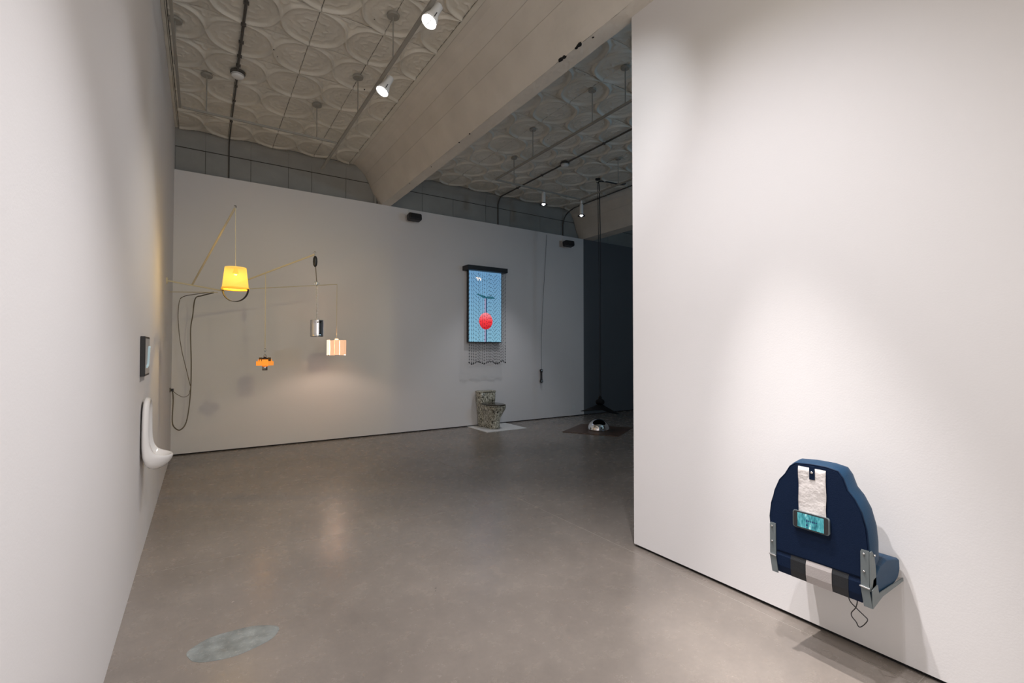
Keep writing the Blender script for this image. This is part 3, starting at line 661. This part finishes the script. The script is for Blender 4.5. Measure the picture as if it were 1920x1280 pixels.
ph = thing('mobile_phone', 'smartphone with a turquoise picture held on the back of the blue seat', 'phone', (XF - .012, 1.114, .682))
bm = nb()
rr = []
for cyy, czc, a0 in ((.070, .030, 0), (-.070, .030, 90), (-.070, -.030, 180), (.070, -.030, 270)):
    for k in range(5):
        a = math.radians(a0 + 22.5 * k); rr.append((cyy + .011 * math.cos(a), czc + .011 * math.sin(a)))
loft(bm, [[(x, y * s, z * s) for y, z in rr] for x, s in ((.006, .97), (.003, 1), (-.004, 1), (-.006, .985))])
M['case'] = mat('clear_grey_case', (.10, .12, .13), .2, coat=.5)
obj('phone_case', bm, 'case', ph, smooth=False)
bm = nb(); loft(bm, [[(x, y * s, z * s) for y, z in rr] for x, s in ((-.005, .95), (-.0068, .945))]); obj('phone_body', bm, 'blackp', ph)
def screen_mat():
    m = bpy.data.materials.new('turquoise_display'); m.use_nodes = True; nt = m.node_tree; N = nt.nodes; Lk = nt.links; b = N['Principled BSDF']
    b.inputs['Base Color'].default_value = (.01, .01, .01, 1); b.inputs['Roughness'].default_value = .15
    tc = N.new('ShaderNodeTexCoord'); n = N.new('ShaderNodeTexNoise'); n.inputs['Scale'].default_value = 55; n.inputs['Detail'].default_value = 5
    mp = N.new('ShaderNodeMapping'); mp.inputs['Scale'].default_value = (1, 1.6, .5); Lk.new(tc.outputs['Object'], mp.inputs['Vector']); Lk.new(mp.outputs[0], n.inputs['Vector'])
    r = N.new('ShaderNodeValToRGB'); e = r.color_ramp.elements
    e[0].position = .32; e[0].color = (.01, .13, .17, 1); e[1].position = .72; e[1].color = (.55, .85, .85, 1)
    x = e.new(.5); x.color = (.06, .33, .37, 1); x = e.new(.6); x.color = (.14, .48, .52, 1)
    Lk.new(n.outputs['Fac'], r.inputs[0]); Lk.new(r.outputs[0], b.inputs['Emission Color']); b.inputs['Emission Strength'].default_value = .9; return m
M['disp'] = screen_mat(); M['dispink'] = mat('display_dark_blocks', (.01, .01, .02), .2, emit=(.01, .03, .10), es=1)
bm = nb(); box(bm, (-.0074, -.058, -.034), (-.0068, .058, .034)); obj('display', bm, 'disp', ph)
bm = nb()
for k in range(6):
    y = .018 - .0085 * k; hgt = (.013, .007, .006, .008, .006, .005)[k]; box(bm, (-.0080, y - .0058, .0035 - hgt / 2), (-.0075, y, .0035 + hgt / 2))
box(bm, (-.0080, .012, -.022), (-.0075, .019, -.013)); box(bm, (-.0080, -.020, -.0205), (-.0075, .0, -.0195))
obj('display_lettering', bm, 'dispink', ph)
cable('thin black cable loop dangling below the blue seat', [(2.50, .985, .40), (2.50, .982, .355), (2.50, .953, .329), (2.50, .925, .310), (2.50, .912, .298), (2.50, .922, .275), (2.50, .938, .254), (2.50, .948, .252), (2.50, .957, .268), (2.50, .973, .284), (2.50, .974, .302), (2.50, .958, .330), (2.50, .951, .36), (2.50, .951, .40)], .0022, 'dark', 'charging_cable')

# ---------------------------------------------------------------- back wall: display behind bead strands
X0, X1, Z0, Z1 = 4.36, 5.13, 1.655, 3.10; YT = YB - .11
tv = thing('portrait_display', 'tall blue video screen behind hanging bead strands on the back wall', 'screen', (4.75, YB, 1.65))
bm = nb(); box(bm, (X0, YT, Z0), (X1, YB - .045, Z1)); at(tv, obj('display_frame', bm, 'dark', tv, bevel=.004))
bm = nb(); box(bm, (X0 + .1, YB - .05, Z0 + .3), (X1 - .1, YB - .0, Z1 - .3)); at(tv, obj('wall_mount', bm, 'dark', tv))
bm = nb(); box(bm, (4.285, YB - .235, 3.075), (5.20, YB - .0, 3.165)); at(tv, obj('header_bar', bm, 'dark', tv, bevel=.004))
def pic(name, col, es=1): M[name] = mat(name, (.01, .01, .01), .25, emit=col, es=es)
def sky_mat():
    m = bpy.data.materials.new('picture_sky'); m.use_nodes = True; nt = m.node_tree; N = nt.nodes; Lk = nt.links; b = N['Principled BSDF']
    b.inputs['Base Color'].default_value = (.01, .01, .01, 1); b.inputs['Roughness'].default_value = .25
    g = N.new('ShaderNodeNewGeometry'); s = N.new('ShaderNodeSeparateXYZ'); Lk.new(g.outputs['Position'], s.inputs[0])
    mr = N.new('ShaderNodeMapRange'); mr.inputs['From Min'].default_value = Z0; mr.inputs['From Max'].default_value = Z1; Lk.new(s.outputs['Z'], mr.inputs['Value'])
    r = N.new('ShaderNodeValToRGB'); r.color_ramp.elements[0].color = (.24, .50, .66, 1); r.color_ramp.elements[1].color = (.15, .33, .56, 1)
    Lk.new(mr.outputs[0], r.inputs[0]); Lk.new(r.outputs[0], b.inputs['Emission Color']); b.inputs['Emission Strength'].default_value = .86; return m
M['sky'] = sky_mat(); pic('navy_ink', (.01, .035, .10)); pic('teal_ink', (.02, .12, .17)); pic('pole_pink', (.35, .30, .45)); pic('white_ink', (.95, .85, .78), 1.1); pic('soft_ink', (.10, .22, .33))
def ball_mat():
    m = bpy.data.materials.new('picture_red_ball'); m.use_nodes = True; nt = m.node_tree; N = nt.nodes; Lk = nt.links; b = N['Principled BSDF']
    b.inputs['Base Color'].default_value = (.01, .01, .01, 1)
    g = N.new('ShaderNodeNewGeometry'); s = N.new('ShaderNodeSeparateXYZ'); Lk.new(g.outputs['Position'], s.inputs[0])
    mr = N.new('ShaderNodeMapRange'); mr.inputs['From Min'].default_value = 1.92; mr.inputs['From Max'].default_value = 2.26; Lk.new(s.outputs['Z'], mr.inputs['Value'])
    r = N.new('ShaderNodeValToRGB'); e = r.color_ramp.elements; e[0].color = (.5, .005, .01, 1); e[1].color = (.85, .26, .30, 1); x = e.new(.5); x.color = (.85, .03, .04, 1)
    Lk.new(mr.outputs[0], r.inputs[0]); Lk.new(r.outputs[0], b.inputs['Emission Color']); b.inputs['Emission Strength'].default_value = 1.05; return m
M['ball'] = ball_mat()
bm = nb(); box(bm, (X0 + .012, YT - .0015, Z0 + .02), (X1 - .012, YT, Z1)); at(tv, obj('screen_picture', bm, 'sky', tv))
cxp = 4.755
def flat(poly, m, name, lay=1):
    bm = nb(); y = YT - .0015 - .0008 * lay; loft(bm, [[(x, y, z) for x, z in poly], [(x, y + .0007, z) for x, z in poly]]); return at(tv, obj(name, bm, m, tv))
flat([(cxp - .028, Z0 + .02), (cxp - .002, Z0 + .02), (cxp - .002, 2.55), (cxp - .028, 2.55)], 'pole_pink', 'pictured_pole')
flat([(cxp - .002, Z0 + .02), (cxp + .02, Z0 + .02), (cxp + .02, 2.55), (cxp - .002, 2.55)], 'navy_ink', 'pictured_pole', 2)
flat([(cxp + .155 * math.cos(a), 2.09 + .168 * math.sin(a)) for a in [2 * PI * k / 40 for k in range(40)]], 'ball', 'pictured_ball', 3)
flat([(4.535, 2.615), (4.56, 2.625), (4.68, 2.607), (4.735, 2.59), (4.80, 2.565), (4.75, 2.545), (4.70, 2.545), (4.62, 2.585)], 'teal_ink', 'pictured_wing', 3)
flat([(4.745, 2.57), (4.83, 2.60), (4.92, 2.585), (4.985, 2.555), (4.90, 2.545), (4.80, 2.545), (4.76, 2.54)], 'teal_ink', 'pictured_wing', 4)
flat([(4.80, 2.58), (4.86, 2.62), (4.91, 2.645), (4.90, 2.615), (4.85, 2.58)], 'soft_ink', 'pictured_tail', 4)
flat([(4.53, 2.955), (4.60, 2.955), (4.60, 2.925), (4.585, 2.925), (4.585, 2.89), (4.565, 2.89), (4.565, 2.93), (4.53, 2.935)], 'white_ink', 'pictured_mark', 3)
flat([(4.605, 2.955), (4.645, 2.945), (4.645, 2.895), (4.625, 2.89), (4.62, 2.92), (4.605, 2.925)], 'white_ink', 'pictured_mark', 3)
flat([(4.68, 2.925), (4.84, 2.925), (4.84, 2.917), (4.68, 2.917)], 'soft_ink', 'pictured_line', 3)
flat([(4.71, 2.895), (4.80, 2.895), (4.80, 2.888), (4.71, 2.888)], 'soft_ink', 'pictured_line', 3)
ba = nb(); bb = nb(); ns = 36; off = 0
for i in range(ns):
    x = 4.325 + .85 * i / (ns - 1) + random.uniform(-.003, .003); y = YB - .205 + (.012 if i % 2 else 0); zb = 1.265 + random.uniform(-.012, .012) - .02 * math.sin(i * .55)
    tube(ba, [(x, y, 3.08), (x + random.uniform(-.002, .002), y, zb)], .0015, 4)
    off = random.uniform(-.036, .036); z = 2.98 + off
    while z > zb + .02:
        step = .078 if z > 1.66 else .055
        lathe(bb, [(.001, z - .013), (.0052, z - .005), (.0052, z + .005), (.001, z + .013)], 6, (x, y, 0)); z -= step * random.uniform(.96, 1.04)
    lathe(bb, [(.002, zb - .016), (.010, zb - .006), (.010, zb + .006), (.002, zb + .014)], 6, (x, y, 0))
o = at(tv, obj('bead_strands', ba, 'thread', tv)); o['kind'] = 'stuff'; o['label'] = 'thin grey threads hanging in front of the screen'
o = at(tv, obj('beads', bb, 'dark', tv)); o['kind'] = 'stuff'; o['label'] = 'small black beads strung on the threads'

# speakers
def speaker(x, label, z=3.90):
    t = thing('wall_speaker', label, 'speaker', (x, YB, z))
    bm = nb(); box(bm, (-.125, -.25, -.062), (.125, -.10, .062)); bmesh.ops.transform(bm, matrix=Matrix.Rotation(math.radians(-8), 4, 'X'), verts=bm.verts)
    obj('cabinet', bm, 'blackp', t, bevel=.03)
    bm = nb(); box(bm, (-.105, -.262, -.045), (.105, -.245, .045)); bmesh.ops.transform(bm, matrix=Matrix.Rotation(math.radians(-8), 4, 'X'), verts=bm.verts)
    obj('grille', bm, 'dark', t, bevel=.012)
    bm = nb(); tube(bm, smooth_path([(0, -.13, .0), (0, -.08, .09), (-.03, -.025, .15)], 4), .012, 8); box(bm, (-.055, -.015, .08), (-.015, 0, .20)); obj('mounting_bracket', bm, 'fix', t)
speaker(3.215, 'black wall speaker high on the back wall beside the near beam')
speaker(6.86, 'black wall speaker high on the back wall beside the far beam', 3.87)

# wired handset-like weight on the wall
hd = thing('hanging_handset', 'small black handset-like object hanging on a thin wire against the back wall', 'handset', (6.18, YB, .95))
bm = nb(); lathe(bm, [(.008, -.15), (.032, -.14), (.037, -.115), (.028, -.09), (.021, -.06), (.020, .06), (.028, .09), (.037, .115), (.032, .14), (.008, .15)], 18, (0, -.06, 0)); obj('handset_body', bm, 'blackp', hd, smooth=True)
for z in (-.115, .115):
    bm = nb(); lathe(bm, [(.012, -.10), (.022, -.097), (.022, -.09)], 14, (0, 0, z), 'Y'); obj('end_disc', bm, 'steel', hd)
bm = nb(); tube(bm, smooth_path([(0, -.06, .14), (.01, -.05, .8), (.07, -.03, 1.6), (.15, -.02, 2.6), (.19, -.015, 3.12)], 4), .0035, 5); obj('wire', bm, 'pipe', hd)
# outlets and hatch
ou = thing('power_outlet', 'white double outlet low on the back wall beyond the toilet', 'outlet', (7.139, YB, .20)); 
obj('face_plate', bxo((-.06, -.008, -.055), (.06, 0, .055)), 'fix', ou, bevel=.003)
for s in (-1, 1): obj('socket_face', bxo((-.04 if s < 0 else .006, -.010, -.03), (-.006 if s < 0 else .04, -.007, .03)), 'fix', ou)
ht = thing('access_panel', 'flush white access panel low on the dim end of the back wall', 'wall panel', (7.17, YB, 1.1))
obj('panel_door', bxo((-.10, -.006, -.15), (.10, 0, .15)), 'wall', ht, bevel=.002); obj('panel_door', bxo((-.10, -.006, .33), (.12, 0, .55)), 'wall', ht, bevel=.002)

# ---------------------------------------------------------------- toilet on white mat
tag(obj('floor_mat', bxo((4.385, 7.50, 0), (5.275, 8.285, .006)), 'mat_white', bevel=.002), 'white square mat under the speckled toilet', 'mat')
TXc = 4.735
to = thing('toilet', 'black and cream speckled one piece toilet with dark lid on a white mat', 'toilet', (TXc, 7.9, .006))
def sell(cx, cyf, rx, ry, z, n=28, p=2.4, back=None):
    out = []
    for k in range(n):
        a = 2 * PI * k / n; c, s = math.cos(a), math.sin(a)
        x = cx + rx * math.copysign(abs(c) ** (2 / p), c); y = cyf + ry * math.copysign(abs(s) ** (2 / p), s)
        out.append((x, y, z))
    return out
bm = nb()   # base and bowl: front is -y
loft(bm, [sell(0, .075, .115, .265, 0), sell(0, .075, .122, .272, .02), sell(0, .07, .112, .262, .10), sell(0, .05, .118, .268, .20), sell(0, .015, .150, .295, .30), sell(0, -.005, .178, .325, .37), sell(0, -.01, .188, .338, .405), sell(0, -.01, .186, .336, .42), sell(0, -.01, .15, .30, .422)])
obj('toilet_bowl', bm, 'speckle', to, smooth=True)
bm = nb(); loft(bm, [sell(0, .27, .14, .10, .0, p=4), sell(0, .268, .145, .105, .2, p=4), sell(0, .265, .165, .11, .38, p=4), sell(0, .262, .182, .108, .50, p=5), sell(0, .262, .190, .106, .66, p=5), sell(0, .262, .188, .104, .665, p=5)])
obj('toilet_tank', bm, 'speckle', to, smooth=True)
bm = nb(); loft(bm, [sell(0, .262, .190, .106, .668, p=5), sell(0, .260, .198, .112, .674, p=5), sell(0, .260, .198, .112, .692, p=5), sell(0, .262, .185, .10, .702, p=5)])
obj('tank_lid', bm, 'speckle', to, smooth=True)
bm = nb(); loft(bm, [sell(0, -.03, .186, .315, .424), sell(0, -.03, .192, .320, .430), sell(0, -.03, .192, .320, .440), sell(0, -.03, .180, .308, .446)]); obj('toilet_seat', bm, 'speckle', to, smooth=True)
bm = nb(); loft(bm, [sell(0, -.025, .184, .312, .448), sell(0, -.025, .190, .316, .453), sell(0, -.025, .188, .314, .464), sell(0, -.025, .165, .29, .470), sell(0, -.025, .08, .15, .473)]); o = obj('toilet_lid', bm, 'lid', to, smooth=True); o['label'] = 'dark brown glossy lid'
bm = nb(); lathe(bm, [(.02, .702), (.02, .707), (.012, .708)], 14, (0, .26, 0)); obj('flush_button', bm, 'steel', to)

# ---------------------------------------------------------------- chrome dome on brown mat, hanging black form
cmx, cmy = 6.27, 6.58
o = obj('floor_mat', bxo((-.52, -.52, 0), (.52, .52, .012)), 'mat_brown', bevel=.003); o.location = (cmx, cmy, 0); o.rotation_euler.z = math.radians(29)
tag(o, 'dark brown square mat under the chrome dome', 'mat')
bm = nb(); lathe(bm, [(.205 * math.cos(a), .205 * math.sin(a)) for a in [PI / 2 * k / 16 for k in range(16)]] + [(.002, .205)], 40, (cmx - .02, cmy - .03, .0125))
tag(obj('chrome_dome', bm, 'chrome', smooth=True), 'mirror polished half dome resting on the brown mat', 'dome')
hw = thing('hanging_pendant', 'wide black drooping pendant hung low above the chrome dome', 'pendant', (6.24, 6.5, .42))
bm = nb(); R = []
for i, (f, zz) in enumerate(((.06, .10), (.10, .085), (.3, .045), (.6, .01), (.85, -.018), (1.0, -.02), (1.0, -.026), (.84, -.026), (.5, .0), (.06, .03))):
    ring = []
    for k in range(36):
        a = 2 * PI * k / 36; r = .36 * f * (1 - .35 * abs(math.sin(a)) ** 1.4); ring.append((r * math.cos(a), r * math.sin(a), zz - .05 * (f ** 2) * abs(math.cos(a)) + .012 * math.sin(2 * a) * f))
    R.append(ring)
loft(bm, R)
o = obj('wing_shade', bm, 'matteblack', hw, smooth=True); o.rotation_euler = (math.radians(-5), math.radians(4), math.radians(-33))
bm = nb(); lathe(bm, [(.03, .07), (.075, .085), (.085, .12), (.075, .155), (.045, .17), (.03, .19), (.035, .205), (.02, .225), (.008, .235)], 24); obj('body', bm, 'matteblack', hw, smooth=True)
bm = nb()
for s in (-1, 1): tube(bm, smooth_path([(.02 * s, 0, .22), (.012 * s, 0, 1.5), (.02 * s, 0, 3.0), (.02 * s, .02, 4.10), (.02 * s, .05, 4.27)], 3), .006 if s < 0 else .009, 6)
obj('suspension_cable', bm, 'dark', hw)
bm = nb(); lathe(bm, [(.045, 4.30), (.045, 4.325), (.02, 4.33)], 16, (-.02, .02, 0)); obj('ceiling_hook', bm, 'dark', hw)
bm = nb(); tube(bm, smooth_path([(.02, .05, 4.26), (.06, .05, 4.30), (.2, .0, 4.30), (.45, -.1, 4.27), (.55, -.15, 4.29)], 4), .012, 6); obj('ceiling_cable', bm, 'dark', hw)
